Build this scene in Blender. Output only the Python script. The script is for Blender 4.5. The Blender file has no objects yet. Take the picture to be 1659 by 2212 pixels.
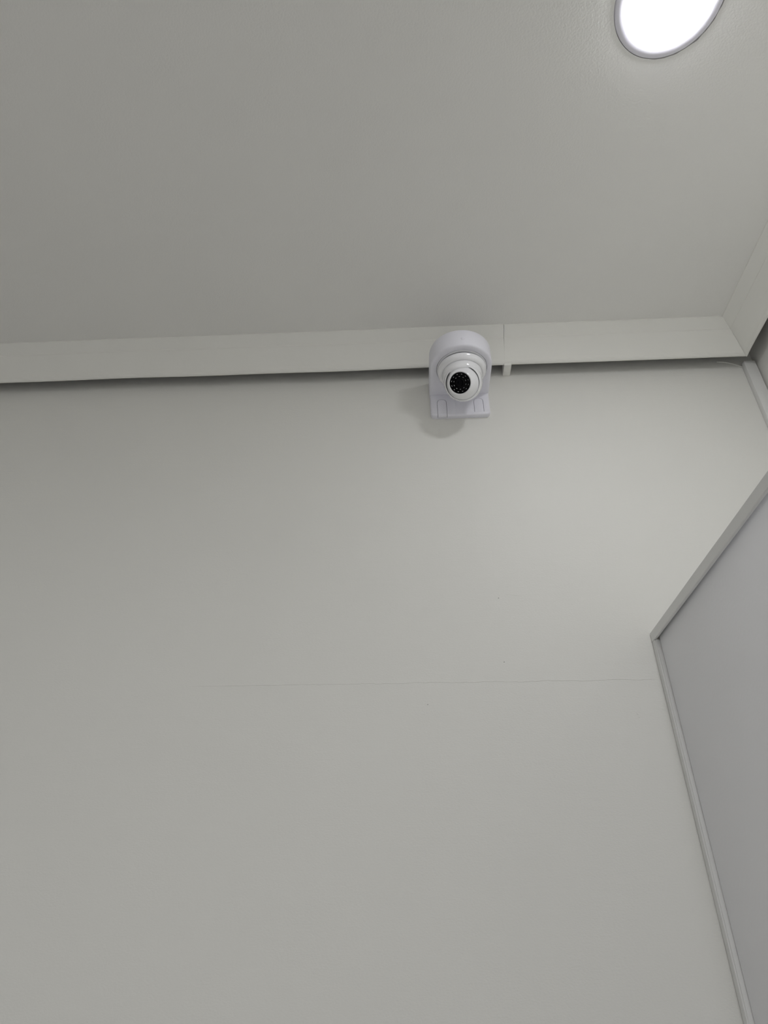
import bpy, bmesh, math, random
from mathutils import Vector, Matrix

random.seed(4)
S = bpy.context.scene
COL = S.collection
PI = math.pi

# ------------------------------------------------------------------ camera
F_PX, PITCH, YAW, ROLL = 1433.07, math.radians(33.4475), math.radians(-2.5307), math.radians(-0.2086)
cam_data = bpy.data.cameras.new('camera')
cam = bpy.data.objects.new('camera', cam_data)
COL.objects.link(cam)
S.camera = cam
cam_data.sensor_fit = 'HORIZONTAL'
cam_data.sensor_width = 36.0
cam_data.lens = 36.0 * F_PX / 1659.0
cam_data.clip_start = 0.01
fwd = Vector((math.cos(PITCH) * math.sin(YAW), math.cos(PITCH) * math.cos(YAW), math.sin(PITCH)))
r0 = Vector((math.cos(YAW), -math.sin(YAW), 0))
u0 = r0.cross(fwd)
right = math.cos(ROLL) * r0 + math.sin(ROLL) * u0
up = -math.sin(ROLL) * r0 + math.cos(ROLL) * u0
EYE = Vector((0, -1.10, 1.62))
m = Matrix.Identity(4)
for i in range(3):
    m[i][0], m[i][1], m[i][2], m[i][3] = right[i], up[i], -fwd[i], EYE[i]
cam.matrix_world = m

# ------------------------------------------------------------------ world, exposure
world = bpy.data.worlds.new('world')
S.world = world
world.use_nodes = True
world.node_tree.nodes['Background'].inputs[0].default_value = (0.6, 0.65, 0.75, 1)
world.node_tree.nodes['Background'].inputs[1].default_value = 0.05
S.view_settings.view_transform = 'Standard'
S.view_settings.look = 'None'
S.view_settings.gamma = 1.0
S.view_settings.use_curve_mapping = False
S.view_settings.exposure = 0.07
S.cycles.max_bounces = 8
S.cycles.diffuse_bounces = 6
S.cycles.glossy_bounces = 3
S.cycles.use_light_tree = False
S.cycles.use_adaptive_sampling = True
S.cycles.adaptive_threshold = 0.02
LAMP_STRENGTH = 75.0          # the downlight in view
FAR_RIGHT_STRENGTH = 276.0    # unseen downlights added behind the camera to light the room
FAR_LEFT_STRENGTH = 365.0
LAMP_COLOUR = (0.965, 0.97, 1.0)

# ------------------------------------------------------------------ materials
def material(name, colour, rough=0.5, coat=0.0, spec=0.5, mottling=0.0, mott_scale=6.0,
             bumps=(), metallic=0.0, stretch=(1, 1, 1)):
    mt = bpy.data.materials.new(name)
    mt.use_nodes = True
    nt = mt.node_tree
    b = nt.nodes['Principled BSDF']
    b.inputs['Base Color'].default_value = (*colour, 1)
    b.inputs['Roughness'].default_value = rough
    b.inputs['Metallic'].default_value = metallic
    b.inputs['Specular IOR Level'].default_value = spec
    b.inputs['Coat Weight'].default_value = coat
    b.inputs['Coat Roughness'].default_value = 0.04
    tc = nt.nodes.new('ShaderNodeTexCoord')
    if mottling:
        n = nt.nodes.new('ShaderNodeTexNoise')
        n.inputs['Scale'].default_value = mott_scale
        n.inputs['Detail'].default_value = 2
        nt.links.new(tc.outputs['Object'], n.inputs['Vector'])
        rp = nt.nodes.new('ShaderNodeMapRange')
        rp.inputs['From Min'].default_value = 0.25
        rp.inputs['From Max'].default_value = 0.75
        rp.inputs['To Min'].default_value = 1 - mottling
        rp.inputs['To Max'].default_value = 1 + mottling
        nt.links.new(n.outputs['Fac'], rp.inputs['Value'])
        vm = nt.nodes.new('ShaderNodeVectorMath')
        vm.operation = 'SCALE'
        vm.inputs[0].default_value = colour
        nt.links.new(rp.outputs['Result'], vm.inputs['Scale'])
        nt.links.new(vm.outputs['Vector'], b.inputs['Base Color'])
    prev = None
    for scale, strength, dist, st in bumps:
        mp = nt.nodes.new('ShaderNodeMapping')
        mp.inputs['Scale'].default_value = st
        n = nt.nodes.new('ShaderNodeTexNoise')
        n.inputs['Scale'].default_value = scale
        n.inputs['Detail'].default_value = 1.5
        bp = nt.nodes.new('ShaderNodeBump')
        bp.inputs['Strength'].default_value = strength
        bp.inputs['Distance'].default_value = dist
        nt.links.new(tc.outputs['Object'], mp.inputs['Vector'])
        nt.links.new(mp.outputs['Vector'], n.inputs['Vector'])
        nt.links.new(n.outputs['Fac'], bp.inputs['Height'])
        if prev:
            nt.links.new(prev.outputs['Normal'], bp.inputs['Normal'])
        prev = bp
    if prev:
        nt.links.new(prev.outputs['Normal'], b.inputs['Normal'])
    return mt

def emitter(name, colour, strength):
    mt = bpy.data.materials.new(name)
    mt.use_nodes = True
    b = mt.node_tree.nodes['Principled BSDF']
    b.inputs['Base Color'].default_value = (0.9, 0.9, 0.9, 1)
    b.inputs['Emission Color'].default_value = (*colour, 1)
    b.inputs['Emission Strength'].default_value = strength
    return mt

M = {
    'wall': material('cream_wall_paint', (0.76, 0.755, 0.718), 0.55, spec=0.35, mottling=0.012, mott_scale=3,
                     bumps=((260, 0.25, 0.0008, (1, 1, 1.6)), (34, 0.13, 0.002, (0.45, 1, 2.2)))),
    'ceiling': material('cream_ceiling_paint', (0.815, 0.81, 0.782), 0.6, spec=0.3, mottling=0.012, mott_scale=3,
                        bumps=((330, 0.4, 0.0009, (1, 1, 1)), (60, 0.15, 0.001, (1, 1, 1)))),
    'trim': material('cream_cornice_paint', (0.82, 0.815, 0.772), 0.5, spec=0.4, mottling=0.01, mott_scale=9,
                     bumps=((90, 0.2, 0.0008, (1, 1, 1)),)),
    'frame': material('pale_grey_frame', (0.76, 0.76, 0.745), 0.45, mottling=0.01, bumps=((150, 0.1, 0.0004, (1, 1, 1)),)),
    'panel': material('cool_grey_panel', (0.88, 0.88, 0.90), 0.42, mottling=0.015, mott_scale=5,
                      bumps=((220, 0.2, 0.0006, (1, 1, 1)),)),
    'plastic': material('cool_grey_plastic', (0.83, 0.825, 0.89), 0.42, bumps=((900, 0.08, 0.0002, (1, 1, 1)),)),
    'gloss': material('glossy_white_plastic', (0.89, 0.89, 0.91), 0.14, coat=0.8),
    'dark': material('black_gap_plastic', (0.008, 0.008, 0.009), 0.6),  # black standing in for shade inside narrow gaps
    'glass': material('black_lens_window', (0.0015, 0.0015, 0.002), 0.25, spec=0.08),
    'led': material('led_reflector', (0.45, 0.45, 0.47), 0.35, metallic=0.6),  # grey tone imitating glints on the LED reflectors
    'led_dark': material('led_well', (0.012, 0.012, 0.013), 0.3),
    'lens': material('camera_lens_glass', (0.001, 0.001, 0.002), 0.12, spec=0.1),
    'ring': material('white_lamp_ring', (0.80, 0.79, 0.86), 0.45),
    'bare': material('bare_grey_board', (0.10, 0.095, 0.09), 0.9),  # darkened colour that puts shade into the gap behind the cornice
    'can': material('grey_lamp_can', (0.06, 0.06, 0.065), 0.6),
    'side_wall': material('grey_side_wall', (0.30, 0.30, 0.31), 0.5),
    'floor': material('pale_floor_tile', (0.80, 0.79, 0.77), 0.35, mottling=0.04, mott_scale=2),
    'scuff': material('scuffed_paint', (0.42, 0.415, 0.39), 0.7),
    'chip': material('grey_chip', (0.10, 0.10, 0.095), 0.8),
    'diffuser': emitter('lit_diffuser', LAMP_COLOUR, LAMP_STRENGTH),
    'right_diffuser': emitter('right_lit_diffuser', LAMP_COLOUR, FAR_RIGHT_STRENGTH),
    'left_diffuser': emitter('left_lit_diffuser', LAMP_COLOUR, FAR_LEFT_STRENGTH),
}

# ------------------------------------------------------------------ helpers
def obj(name, bm, mat, parent=None, smooth=False, angle=None):
    """link a bmesh given in world coordinates as one object; a parent's location is subtracted"""
    org = Vector((0, 0, 0))
    p = parent
    while p is not None:
        org += p.location
        p = p.parent
    for v in bm.verts:
        v.co -= org
    bmesh.ops.recalc_face_normals(bm, faces=bm.faces)
    me = bpy.data.meshes.new(name)
    bm.to_mesh(me)
    bm.free()
    me.materials.append(M[mat])
    o = bpy.data.objects.new(name, me)
    COL.objects.link(o)
    if smooth:
        for p in me.polygons:
            p.use_smooth = True
        if angle:
            me.set_sharp_from_angle(angle=math.radians(angle))
    if parent:
        o.parent = parent
    return o

def struct(name, bm, mat, label=None, parent=None, **k):
    o = obj(name, bm, mat, parent, **k)
    o['kind'] = 'structure'
    if label:
        o['label'] = label
    return o

def thing(name, label, cat, loc, group=None):
    o = bpy.data.objects.new(name, None)
    o.empty_display_size = 0.05
    o.location = loc
    COL.objects.link(o)
    o['label'], o['category'] = label, cat
    if group:
        o['group'] = group
    return o

def box(bm, x0, x1, y0, y1, z0, z1, bevel=0.0, seg=2):
    r = bmesh.ops.create_cube(bm, size=1)
    vs = r['verts']
    for v in vs:
        v.co = Vector(((x0 + x1) / 2 + v.co.x * (x1 - x0), (y0 + y1) / 2 + v.co.y * (y1 - y0),
                       (z0 + z1) / 2 + v.co.z * (z1 - z0)))
    if bevel:
        es = {e for v in vs for e in v.link_edges}
        bmesh.ops.bevel(bm, geom=list(es), offset=bevel, segments=seg, affect='EDGES', profile=0.5)

def newbox(*a, **k):
    bm = bmesh.new()
    box(bm, *a, **k)
    return bm

def lathe(bm, prof, centre, axis=(0, 0, 1), seg=96, closed=False):
    """prof: (radius, distance along the axis)"""
    a = Vector(axis).normalized()
    q = Vector((0, 0, 1)).rotation_difference(a).to_matrix()
    c = Vector(centre)
    rings = []
    for r, h in prof:
        if r < 1e-6:
            rings.append([bm.verts.new(c + q @ Vector((0, 0, h)))])
        else:
            rings.append([bm.verts.new(c + q @ Vector((r * math.cos(2 * PI * i / seg), r * math.sin(2 * PI * i / seg), h)))
                          for i in range(seg)])
    pairs = list(zip(rings, rings[1:]))
    if closed:
        pairs.append((rings[-1], rings[0]))
    for A, B in pairs:
        for i in range(seg):
            j = (i + 1) % seg
            f = [A[0]] if len(A) == 1 else [A[i], A[j]]
            g = [B[0]] if len(B) == 1 else [B[j], B[i]]
            if len(f) + len(g) >= 3:
                bm.faces.new(f + g)
    return bm

def prism(bm, loops, to3, d0, d1):
    """polygon with holes (2-D loops, the first one the outline) extruded from d0 to d1"""
    caps = []
    for d in (d0, d1):
        vl = [[bm.verts.new(to3(x, y, d)) for x, y in lp] for lp in loops]
        es = []
        for lp in vl:
            for i in range(len(lp)):
                es.append(bm.edges.new((lp[i], lp[(i + 1) % len(lp)])))
        bmesh.ops.triangle_fill(bm, use_beauty=True, use_dissolve=False, edges=es)
        caps.append(vl)
    for A, B in zip(*caps):
        for i in range(len(A)):
            j = (i + 1) % len(A)
            bm.faces.new((A[i], A[j], B[j], B[i]))

def loft(bm, levels, to3):
    """levels: (loops, depth); matching loops joined level to level, capped at both ends"""
    rows = [[[bm.verts.new(to3(x, y, d)) for x, y in lp] for lp in loops] for loops, d in levels]
    for vl in (rows[0], rows[-1]):
        es = [bm.edges.new((lp[i], lp[(i + 1) % len(lp)])) for lp in vl for i in range(len(lp))]
        bmesh.ops.triangle_fill(bm, use_beauty=True, use_dissolve=False, edges=es)
    for P, Q in zip(rows, rows[1:]):
        for A, B in zip(P, Q):
            for i in range(len(A)):
                j = (i + 1) % len(A)
                bm.faces.new((A[i], A[j], B[j], B[i]))

def arc(cx, cy, r, a0, a1, n):
    return [(cx + r * math.cos(math.radians(a0 + (a1 - a0) * i / n)), cy + r * math.sin(math.radians(a0 + (a1 - a0) * i / n)))
            for i in range(n + 1)]

# ------------------------------------------------------------------ room shell
XL, XR, YF, ZC, ZT = -2.7, 0.786, -3.3, 2.79, 3.05
LX, LY, LR, LI = 0.407, -0.682, 0.0795, 0.0608           # the downlight in view
fill_lamps = [(0.15, -2.35), (-1.35, -2.35)]  # unseen fill downlights, added to light the room

struct('wall_back', newbox(XL - 0.1, XR + 0.1, 0, 0.12, 0, ZT + 0.1), 'wall', 'painted cream back wall behind the camera mount')
wall_back = bpy.data.objects['wall_back']
struct('wall_right', newbox(XR, XR + 0.1, YF, 0, 0, ZT + 0.1), 'wall')
struct('wall_left', newbox(XL - 0.1, XL, YF, 0, 0, ZT + 0.1), 'side_wall')
struct('wall_front', newbox(XL - 0.1, XR + 0.1, YF - 0.1, YF, 0, ZT + 0.1), 'wall')
struct('floor', newbox(XL - 0.1, XR + 0.1, YF - 0.1, 0.12, -0.1, 0), 'floor')

# ceiling board with the cut-out of each downlight
bm = bmesh.new()
EDGE = 0.058                                            # the board stops behind the cornice, the void above it is open
loops = [[(XL, YF), (XR - EDGE, YF), (XR - EDGE, -EDGE), (XL, -EDGE)]]
ph = [random.uniform(0, 6.28) for _ in range(4)]
hole = []
for i in range(160):
    a = 2 * PI * i / 160
    rough_cut = 0.00035 * (math.sin(9 * a + ph[0]) + math.sin(17 * a + ph[1]) + 0.8 * math.sin(31 * a + ph[2]))
    side = max(0.0, math.cos(a - math.radians(35)))
    gap = 0.0006 + 0.0007 * side + rough_cut * side
    hole.append((LX + (LR + gap) * math.cos(a), LY + (LR + gap) * math.sin(a)))
loops.append(hole)
for x, y in fill_lamps:
    loops.append([(x + (LR + 0.001) * math.cos(2 * PI * i / 64), y + (LR + 0.001) * math.sin(2 * PI * i / 64)) for i in range(64)])
prism(bm, loops, lambda x, y, d: Vector((x, y, d)), ZC, ZC + 0.012)
ceiling = struct('ceiling', bm, 'ceiling', 'painted cream ceiling with fine roller texture')
obj('slab', newbox(XL - 0.1, XR + 0.1, YF - 0.1, 0.12, ZT + 0.1, ZT + 0.2), 'bare', ceiling)     # bare slab above the void
obj('backing_board', newbox(XL, XR - EDGE, YF, -EDGE, ZC + 0.06, ZC + 0.07), 'bare', ceiling)

# ------------------------------------------------------------------ cornice, standing 3 cm off the walls
# profile: (distance from the wall, height)
CP = [(0.0800, 2.7900), (0.0800, 2.7872), (0.0788, 2.7862), (0.0625, 2.7702), (0.0612, 2.7688), (0.0608, 2.7664),
      (0.0596, 2.7652), (0.0520, 2.7525), (0.0445, 2.7390), (0.0392, 2.7265), (0.0366, 2.7200), (0.0366, 2.7180), (0.0348, 2.7150),
      (0.0325, 2.7134), (0.0298, 2.7130), (0.0285, 2.7150), (0.0310, 2.7300), (0.0400, 2.7520), (0.0560, 2.7780), (0.0600, 2.7900)]

def cornice(name, pts_of, a, b, n, label, wob=0.0):
    bm = bmesh.new()
    rows = []
    for k in range(n + 1):
        t = k / n
        rows.append([bm.verts.new(pts_of(d, z, t)) for d, z in CP])
    for A, B in zip(rows, rows[1:]):
        for i in range(len(CP)):
            j = (i + 1) % len(CP)
            bm.faces.new((A[i], A[j], B[j], B[i]))
    bm.faces.new(rows[0])
    bm.faces.new(rows[-1][::-1])
    o = struct(name, bm, 'trim', label, smooth=True, angle=22)
    o.data.materials.append(M['bare'])
    for f in o.data.polygons:
        k = f.index % len(CP)
        if f.index < n * len(CP) and 15 <= k <= 18:
            f.material_index = 1                        # back darkened to deepen the shade in the gap
    return o

SEAM = 0.2252
def run_left(d, z, t):
    x = XL + (SEAM - (0.0004 if z > 2.764 else 0.0001) - XL) * t
    w = 0.0006 * math.sin(x * 7) + 0.0004 * math.sin(x * 19 + 1)
    return Vector((x, -d - w * 0.5, z + (w if z < 2.78 else 0)))
def run_right(d, z, t):
    x1 = XR - d - 0.0003
    x = SEAM + (0.0004 if z > 2.764 else 0.0001) + (x1 - SEAM) * t
    w = 0.0005 * math.sin(x * 9)
    return Vector((x, -d, z + (w * (1 - t) + 0.0004 if z < 2.78 else 0)))
def run_side(d, z, t):
    y0, y1 = YF, -d - 0.0003
    lip = 0.0018 * max(0, (t - 0.992) / 0.008) if z < 2.72 else 0
    return Vector((XR - d, y0 + (y1 - y0) * t, z - lip))
cornice('trim_1', run_left, 0, 1, 60, 'painted cornice along the back wall left of the joint')
c2 = cornice('trim_2', run_right, 0, 1, 24, 'painted cornice along the back wall between joint and corner')
cornice('trim_3', run_side, 0, 1, 500, 'painted cornice along the right wall')

# small painted packing block that bridges the gap between cornice and wall
bm = newbox(0.2225, 0.2392, -0.0335, 0.0, 2.7085, 2.7300, bevel=0.0016)
struct('support_block', bm, 'trim', 'small painted block under the cornice joint', parent=c2, smooth=True, angle=40)

# batten in the corner of the two walls
bm = newbox(0.757, 0.7822, -0.0135, 0.0, 0.0, 2.7165, bevel=0.0012)
struct('trim_4', bm, 'frame', 'upright square batten in the corner of the walls', smooth=True, angle=40)
# a smear of filler in the corner above it
bm = bmesh.new()
n = 14
rows = []
for k in range(n + 1):
    t = k / n
    x = 0.757 - 0.05 * (1 - t)
    zz = 2.7310 - 0.020 * t * t
    rows.append([bm.verts.new((x, -0.0002, zz)), bm.verts.new((x, -0.0012 - 0.0012 * t, zz - 0.001)), bm.verts.new((x, -0.0002, zz - 0.004))])
for A, B in zip(rows, rows[1:]):
    for i in range(3):
        j = (i + 1) % 3
        bm.faces.new((A[i], A[j], B[j], B[i]))
bm.faces.new(rows[0]); bm.faces.new(rows[-1][::-1])
struct('filler_bead', bm, 'trim', parent=wall_back, smooth=True)

# ------------------------------------------------------------------ back wall: joint line and small marks
def ridge(pts, w, h, name, mat):
    """thin raised line on the back wall through (x, z) points"""
    bm = bmesh.new()
    rows = []
    for i, (x, z) in enumerate(pts):
        k = min(1.0, i / 8.0, (len(pts) - 1 - i) / 2.0 + 0.3)
        rows.append([bm.verts.new((x, 0.0004, z - w / 2)), bm.verts.new((x, -h * k, z - w * 0.05)), bm.verts.new((x, 0.0004, z + w / 2))])
    for A, B in zip(rows, rows[1:]):
        for i in range(3):
            j = (i + 1) % 3
            bm.faces.new((A[i], A[j], B[j], B[i]))
    bm.faces.new(rows[0]); bm.faces.new(rows[-1][::-1])
    return struct(name, bm, mat, parent=wall_back)

pts = []
x, z = -0.40, 1.9995
while x < 0.409:
    u = (x + 0.40) / 0.81
    z = 1.9995 - 0.0025 * u + (0.0007 * math.sin(x * 60) * u + 0.0006 * random.uniform(-1, 1) * (u > 0.25))
    pts.append((x, z))
    x += 0.0055
ridge(pts, 0.0017, 0.00045, 'paint_seam', 'wall')
ridge([(0.330, 1.943), (0.350, 1.9445), (0.366, 1.942), (0.400, 1.932)], 0.0012, 0.0004, 'paint_drip', 'wall')
ridge([(0.388, 1.953), (0.396, 1.949), (0.404, 1.9465), (0.410, 1.9455)], 0.0014, 0.0007, 'paint_drip', 'wall')
ridge([(0.158 + 0.006 * i, 2.1625 - 0.0009 * i) for i in range(8)], 0.0012, 0.0004, 'paint_drip', 'wall')
def chip(x, z, r, mat, n=9):
    bm = bmesh.new()
    vs = [bm.verts.new((x + r * random.uniform(0.6, 1.1) * math.cos(2 * PI * i / n), 0.0003, z + r * random.uniform(0.6, 1.2) * math.sin(2 * PI * i / n))) for i in range(n)]
    ws = [bm.verts.new((v.co.x * 0.8 + x * 0.2, -0.0004, v.co.z * 0.8 + z * 0.2)) for v in vs]
    for i in range(n):
        j = (i + 1) % n
        bm.faces.new((vs[i], vs[j], ws[j], ws[i]))
    bm.faces.new(ws)
    struct('paint_chip', bm, mat, parent=wall_back)
chip(0.1591, 2.153, 0.0012, 'scuff')
chip(0.1568, 2.032, 0.0009, 'chip')
chip(0.0231, 1.961, 0.0012, 'scuff')
chip(0.3637, 1.940, 0.0022, 'wall')
chip(0.3650, 1.935, 0.0018, 'wall')

# ------------------------------------------------------------------ tall cupboard on the right
XC, YB = 0.413, -0.0018
cup = thing('tall_cupboard', 'tall pale grey cupboard against the back wall with slim raised frame', 'cupboard', (0.6, -0.7, 0.0))
obj('carcass', newbox(0.4365, 0.781, -1.40, -0.016, 0.0, 2.074), 'frame', cup)
# side panel recessed within the frame
obj('side_panel', newbox(0.4212, 0.4345, -1.38, -0.0185, 0.01, 2.0690, bevel=0.0006), 'panel', cup, smooth=True, angle=40)['label'] = 'cool grey flat panel'
# top rail: outer lip with a shallow step on its underside
bm = bmesh.new()
sec = [(XC, 2.0628), (XC, 2.0775), (XC + 0.0008, 2.0783), (0.4365, 2.0783), (0.4365, 2.0705), (0.4200, 2.0705), (0.4184, 2.0705), (0.4178, 2.0624), (0.4172, 2.0618), (XC + 0.0008, 2.0618)]
prism(bm, [sec], lambda a, b, d: Vector((a, d, b)), -1.40, YB)
obj('top_rail', bm, 'frame', cup)
# upright against the wall with a narrow inner bead
bm = bmesh.new()
sec = [(XC + 0.0004, YB - 0.0006), (XC + 0.0004, -0.0133), (XC + 0.0010, -0.0139), (XC + 0.0022, -0.0139), (XC + 0.0022, -0.0158), (XC + 0.0028, -0.0164), (0.4330, -0.0164), (0.4330, YB - 0.0006)]
prism(bm, [sec], lambda a, b, d: Vector((a, b, d)), 0.0, 2.0608)
obj('upright', bm, 'frame', cup)
obj('plinth', newbox(0.425, 0.4365, -1.39, -0.02, 0.0, 0.06), 'frame', cup)

# ------------------------------------------------------------------ downlights
def downlight(x, y, label, mat, group):
    t = thing('downlight', label, 'ceiling light', (x, y, ZC), group)
    prof = [(LI, 0.0030), (LI, -0.0008), (LI + 0.0008, -0.0016), (LR - 0.0030, -0.0012), (LR - 0.0006, -0.0003), (LR, 0.0008), (LR, 0.0060), (LI + 0.002, 0.0060)]
    obj('trim_ring', lathe(bmesh.new(), prof, (x, y, ZC), closed=True), 'ring', t, smooth=True, angle=50)
    prof = [(0, -0.0086), (LI * 0.5, -0.0076), (LI * 0.8, -0.0052), (LI * 0.94, -0.0029), (LI - 0.0004, -0.0012), (LI - 0.0004, 0.0030), (0, 0.0030)]
    obj('diffuser', lathe(bmesh.new(), prof, (x, y, ZC)), mat, t)['label'] = 'glowing round white diffuser'
    prof = [(LI + 0.0012, 0.0035), (LR - 0.0015, 0.0062), (LR - 0.0015, 0.0300), (LR - 0.02, 0.045), (0, 0.045), (0, 0.0440), (LR - 0.0205, 0.0440), (LR - 0.003, 0.029), (LR - 0.003, 0.0075), (LI + 0.0012, 0.0065)]
    obj('can', lathe(bmesh.new(), prof, (x, y, ZC), closed=True), 'can', t)  # unseen can added to block leaking light and darken the groove
    return t
downlight(LX, LY, 'round flush downlight glowing white in the ceiling near the right corner', 'diffuser', None)
for x, y in fill_lamps:
    downlight(x, y, 'round downlight behind the viewpoint ' + ('near the right wall' if x > 0 else 'towards the left wall'), 'right_diffuser' if x > 0 else 'left_diffuser', 'downlights behind the viewpoint')

# ------------------------------------------------------------------ security camera: wall bracket
CX, ZL, ZTOP, RW, CY, PT = 0.1192, 2.6463, 2.6944, 0.0655, -0.0902, 0.012
ZB = 2.5860
br = thing('camera_bracket', 'cool grey plastic wall bracket holding the white dome camera', 'bracket', (CX, 0, ZL))
def dshape(off, n=48):
    r = RW - off
    return [(CX + r, 0.0)] + [(CX + r * math.cos(a), CY - r * math.sin(a)) for a in [PI * i / n for i in range(n + 1)]] + [(CX - r, 0.0)]
bm = bmesh.new()
levels = [(0.0105, ZL + 0.0015), (0.0085, ZL + 0.0015), (0.0080, ZL), (0.0045, ZL), (0.0026, ZL + 0.0007), (0.0010, ZL + 0.0022), (0.0, ZL + 0.0048),
          (0.0, ZTOP - 0.006), (0.0012, ZTOP - 0.003), (0.0035, ZTOP - 0.0008), (0.0065, ZTOP)]
levels = levels[2:]
rings = [[bm.verts.new((x, y, z)) for x, y in dshape(o)] for o, z in levels]
for A, B in zip(rings, rings[1:]):
    for i in range(len(A)):
        j = (i + 1) % len(A)
        bm.faces.new((A[i], A[j], B[j], B[i]))
bm.faces.new(rings[-1])
# underside with the round seat of the camera cut in it
DX, DY, DR = 0.1208, -0.0886, 0.0536
inner = [bm.verts.new((DX + DR * math.cos(2 * PI * i / 72), DY + DR * math.sin(2 * PI * i / 72), ZL)) for i in range(72)]
es = [bm.edges.get((rings[0][i], rings[0][(i + 1) % len(rings[0])])) for i in range(len(rings[0]))]
es += [bm.edges.new((inner[i], inner[(i + 1) % 72])) for i in range(72)]
bmesh.ops.triangle_fill(bm, use_beauty=True, use_dissolve=False, edges=es)
deep = [bm.verts.new(v.co + Vector((0, 0, 0.006))) for v in inner]
for i in range(72):
    j = (i + 1) % 72
    bm.faces.new((inner[i], inner[j], deep[j], deep[i]))
bm.faces.new(deep)
obj('housing', bm, 'plastic', br, smooth=True, angle=35)

# back plate with two screw-cover recesses
def plate_loop(shrink=0.0):
    hw, rc = RW - 0.0008 - shrink, 0.0095
    zb = ZB + shrink
    cl = [(0.0693, 0.0902), (0.1492, 0.1702)]
    pts = [(CX - hw, ZL + 0.004)]
    pts += arc(CX - hw + rc, zb + rc, rc, 180, 270, 8)
    # left recess open at the bottom edge
    a0, a1 = cl[0]
    rr = (a1 - a0) / 2
    pts += [(a0, zb)] + arc((a0 + a1) / 2, 2.6325 - rr, rr, 180, 0, 16) + [(a1, zb)]
    pts += arc(CX + hw - rc, zb + rc, rc, 270, 360, 8)
    pts += [(CX + hw, ZL + 0.004)]
    a0, a1 = cl[1]
    hole = arc((a0 + a1) / 2, 2.6335 - rr, rr, 180, 0, 16) + [(a1, zb + 0.0030), (a0, zb + 0.0030)]
    return pts, hole, cl, rr
P3 = lambda a, b, d: Vector((a, d, b))
LIP = ((0.0, -PT + 0.0048), (0.0007, -PT + 0.0024), (0.0020, -PT + 0.0008), (0.0042, -PT))
levels = [([*plate_loop(0.0)[:2]], -0.0035)] + [([*plate_loop(sh)[:2]], d) for sh, d in LIP]
_, _, cl, rr = plate_loop()
bm = bmesh.new()
loft(bm, levels, P3)
obj('back_plate', bm, 'plastic', br, smooth=True, angle=30)
# solid layer behind the recesses
hw = RW - 0.0012
back = [(CX - hw, ZL + 0.003)] + arc(CX - hw + 0.009, ZB + 0.0094, 0.009, 180, 270, 8) + arc(CX + hw - 0.009, ZB + 0.0094, 0.009, 270, 360, 8) + [(CX + hw, ZL + 0.003)]
bm = bmesh.new()
prism(bm, [back], P3, -0.0034, 0.0)
obj('backing', bm, 'plastic', br)
# the two screw covers, each over a black sheet painted as groove shade
for k, (a0, a1) in enumerate(cl):
    g = 0.00075
    top = 2.6325 if k == 0 else 2.6335
    zb = ZB + (0.0001 if k == 0 else 0.0030 + g)
    lp = lambda sh, e=0.0: arc((a0 + a1) / 2, top - rr, rr - g + e, 180, 0, 16) + [(a1 - g + e, zb + sh - e), (a0 + g - e, zb + sh - e)]
    bm = bmesh.new()
    loft(bm, [([lp(0.0)], -0.0044)] + [([lp(sh if k == 0 else 0.0)], d + 0.0001) for sh, d in LIP], P3)
    cover = obj('screw_cover', bm, 'plastic', br, smooth=True, angle=30)
    bm = bmesh.new()
    prism(bm, [lp(0.0015, 0.0004)], P3, -0.0043, -0.0036)
    obj('recess', bm, 'dark', cover)  # black sheet painting the shade around the cover
# little round knock-out on the front of the housing
bm = lathe(bmesh.new(), [(0, 0.0008), (0.0036, 0.0007), (0.0042, 0.0003), (0.0042, -0.003), (0, -0.003)], (CX + 0.002, -0.1557, 2.6655), axis=(0.03, -1, 0), seg=28)
obj('knockout_plug', bm, 'plastic', br, smooth=True, angle=40)

# ------------------------------------------------------------------ security camera: turret
tc = thing('dome_camera', 'small glossy white dome security camera with black lens window under the bracket', 'security camera', (DX, DY, ZL))
# thin mounting ring, a black ring standing in for the gap's shade, then the flange
bm = lathe(bmesh.new(), [(0.040, 0.005), (0.0524, 0.005), (0.0527, -0.0004), (0.0524, -0.0012), (0.0515, -0.0015), (0.040, -0.0015)], (DX, DY, ZL), closed=True)
obj('mounting_ring', bm, 'gloss', tc, smooth=True, angle=50)
bm = lathe(bmesh.new(), [(0.030, 0.000), (0.0490, 0.000), (0.0490, -0.006), (0.030, -0.006)], (DX, DY, ZL), closed=True)
obj('gasket', bm, 'dark', tc)
fl = [(0.0488, -0.0047), (0.0508, -0.0047), (0.0516, -0.0056), (0.0513, -0.0078), (0.0500, -0.0118), (0.0482, -0.0150), (0.0462, -0.0168),
      (0.0443, -0.0176), (0.0428, -0.0178), (0.0424, -0.0168), (0.030, -0.0168), (0.030, -0.0047)]
obj('flange', lathe(bmesh.new(), fl, (DX, DY, ZL), closed=True), 'gloss', tc, smooth=True, angle=50)
sk = [(0.0300, -0.0160), (0.0419, -0.0160), (0.0421, -0.0185), (0.0419, -0.0225), (0.0412, -0.0270), (0.0400, -0.0310), (0.0378, -0.0345), (0.0300, -0.0360)]
obj('socket_collar', lathe(bmesh.new(), sk, (DX, DY, ZL), closed=True), 'gloss', tc, smooth=True, angle=50)

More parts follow.
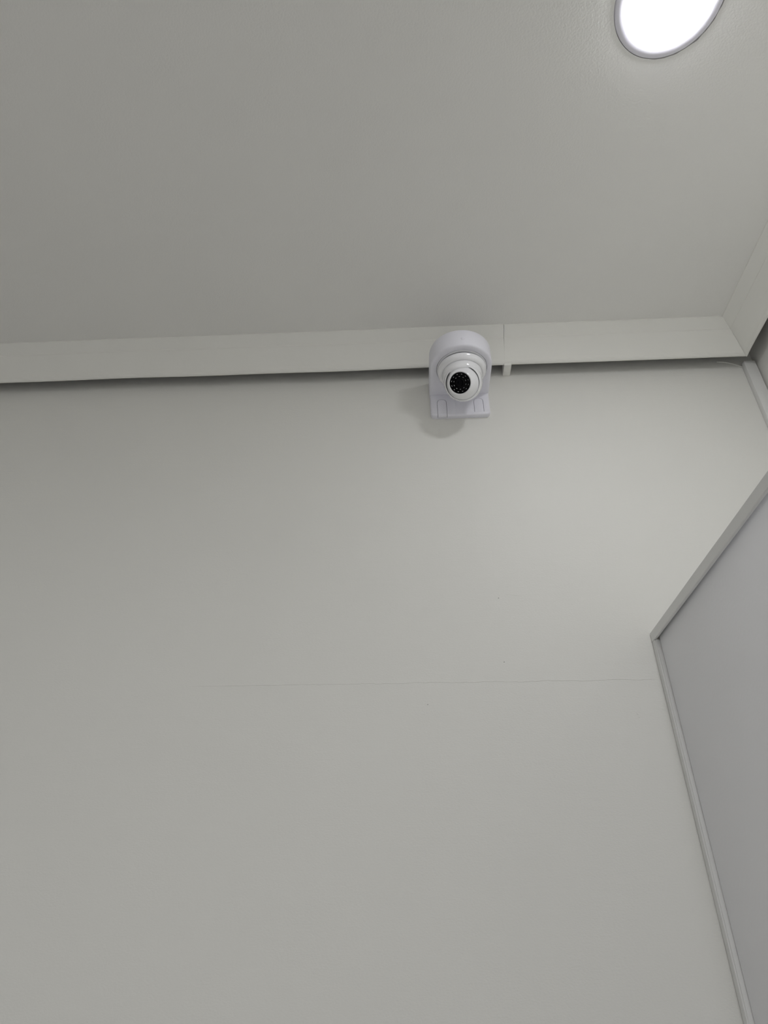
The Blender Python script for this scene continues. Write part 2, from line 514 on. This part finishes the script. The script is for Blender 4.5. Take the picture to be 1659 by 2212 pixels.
BC = Vector((DX + 0.0005, DY - 0.0010, 2.6060))
to_eye = (EYE - BC).normalized()
A1 = (to_eye + Vector((-0.10, 0.0, -0.10))).normalized()           # hood axis
A2 = (to_eye + Vector((-0.24, 0.0, 0.02))).normalized()            # where the lens looks
BR = 0.0400
def sph(r, a):
    return (r * math.sin(math.radians(a)), r * math.cos(math.radians(a)))
prof = [sph(BR - 0.0012, 180 - 8 * i) for i in range(0, 0)]
prof = [(0, -BR)] + [sph(BR, a) for a in range(172, 67, -6)] + [sph(BR, 64)]
re = prof[-1]
prof += [(re[0] - 0.0006, re[1] + 0.0006), (re[0] - 0.0014, re[1] + 0.0002), (re[0] - 0.0020, re[1] - 0.0060), (0, re[1] - 0.0060)]
hood = obj('ball_hood', lathe(bmesh.new(), prof, BC, A1), 'gloss', tc, smooth=True, angle=50)
wl = lathe(bmesh.new(), [(0, re[1] - 0.0058), (re[0] - 0.0021, re[1] - 0.0058), (re[0] - 0.0021, re[1] - 0.0004), (re[0] - 0.0024, re[1] - 0.0004), (re[0] - 0.0024, re[1] - 0.0050), (0, re[1] - 0.0050)], BC, A1)
obj('hood_liner', wl, 'dark', tc)  # black layer painting the shade in the gap around the ball
# inner ball with a chamfered white bezel
IC = BC - up * 0.0012 + right * 0.0004 + A1 * 0.0012
IR = 0.0366
prof = [sph(IR, 96)] + [sph(IR, a) for a in range(90, 59, -5)]
prof += [(0.0293, 0.0212), (0.0278, 0.0245), (0.0256, 0.0276), (0.0242, 0.0290), (0.0232, 0.0297), (0.0222, 0.0294), (0.0216, 0.0278), (0.0, 0.0278), ]
obj('bezel', lathe(bmesh.new(), prof, IC, A2), 'gloss', tc, smooth=True, angle=40)
bm = lathe(bmesh.new(), [(0, 0.0280), (0.0214, 0.0280), (0.0214, 0.0290), (0.0208, 0.0293), (0, 0.0293)], IC, A2)
win = obj('lens_window', bm, 'glass', tc, smooth=True, angle=30)
win['label'] = 'black round window'
bm = lathe(bmesh.new(), [(0, 0.0300), (0.0030, 0.0302), (0.0052, 0.0299), (0.0064, 0.0306), (0.0080, 0.0306), (0.0088, 0.0298), (0.0088, 0.0292), (0, 0.0292)], IC, A2, seg=48)
obj('lens', bm, 'lens', tc, smooth=True, angle=35)['label'] = 'black glass lens'
q = Vector((0, 0, 1)).rotation_difference(A2).to_matrix()
led0 = None
def led_glint(rad, ang, size):
    """curved sliver of an LED reflector"""
    global led0
    bm = bmesh.new()
    n = 6
    span = size / rad
    rows = []
    for k in range(n + 1):
        a = ang - span / 2 + span * k / n
        w = 0.00052 * math.sin(PI * (k + 0.35) / (n + 0.7))
        rows.append([bm.verts.new(IC + q @ Vector(((rad + s * w) * math.cos(a), (rad + s * w) * math.sin(a), h)))
                     for s, h in ((-1, 0.0292), (-1, 0.0295), (1, 0.0297), (1, 0.0292))])
    for A, B in zip(rows, rows[1:]):
        for i in range(4):
            j = (i + 1) % 4
            bm.faces.new((A[i], A[j], B[j], B[i]))
    bm.faces.new(rows[0]); bm.faces.new(rows[-1][::-1])
    obj('led', bm, 'led', win)
for k in range(12):
    led_glint(0.0178, 2 * PI * k / 12 + 0.12, 0.0030)
for k in range(10):
    led_glint(0.0128, 2 * PI * k / 10 + 0.3, 0.0027)
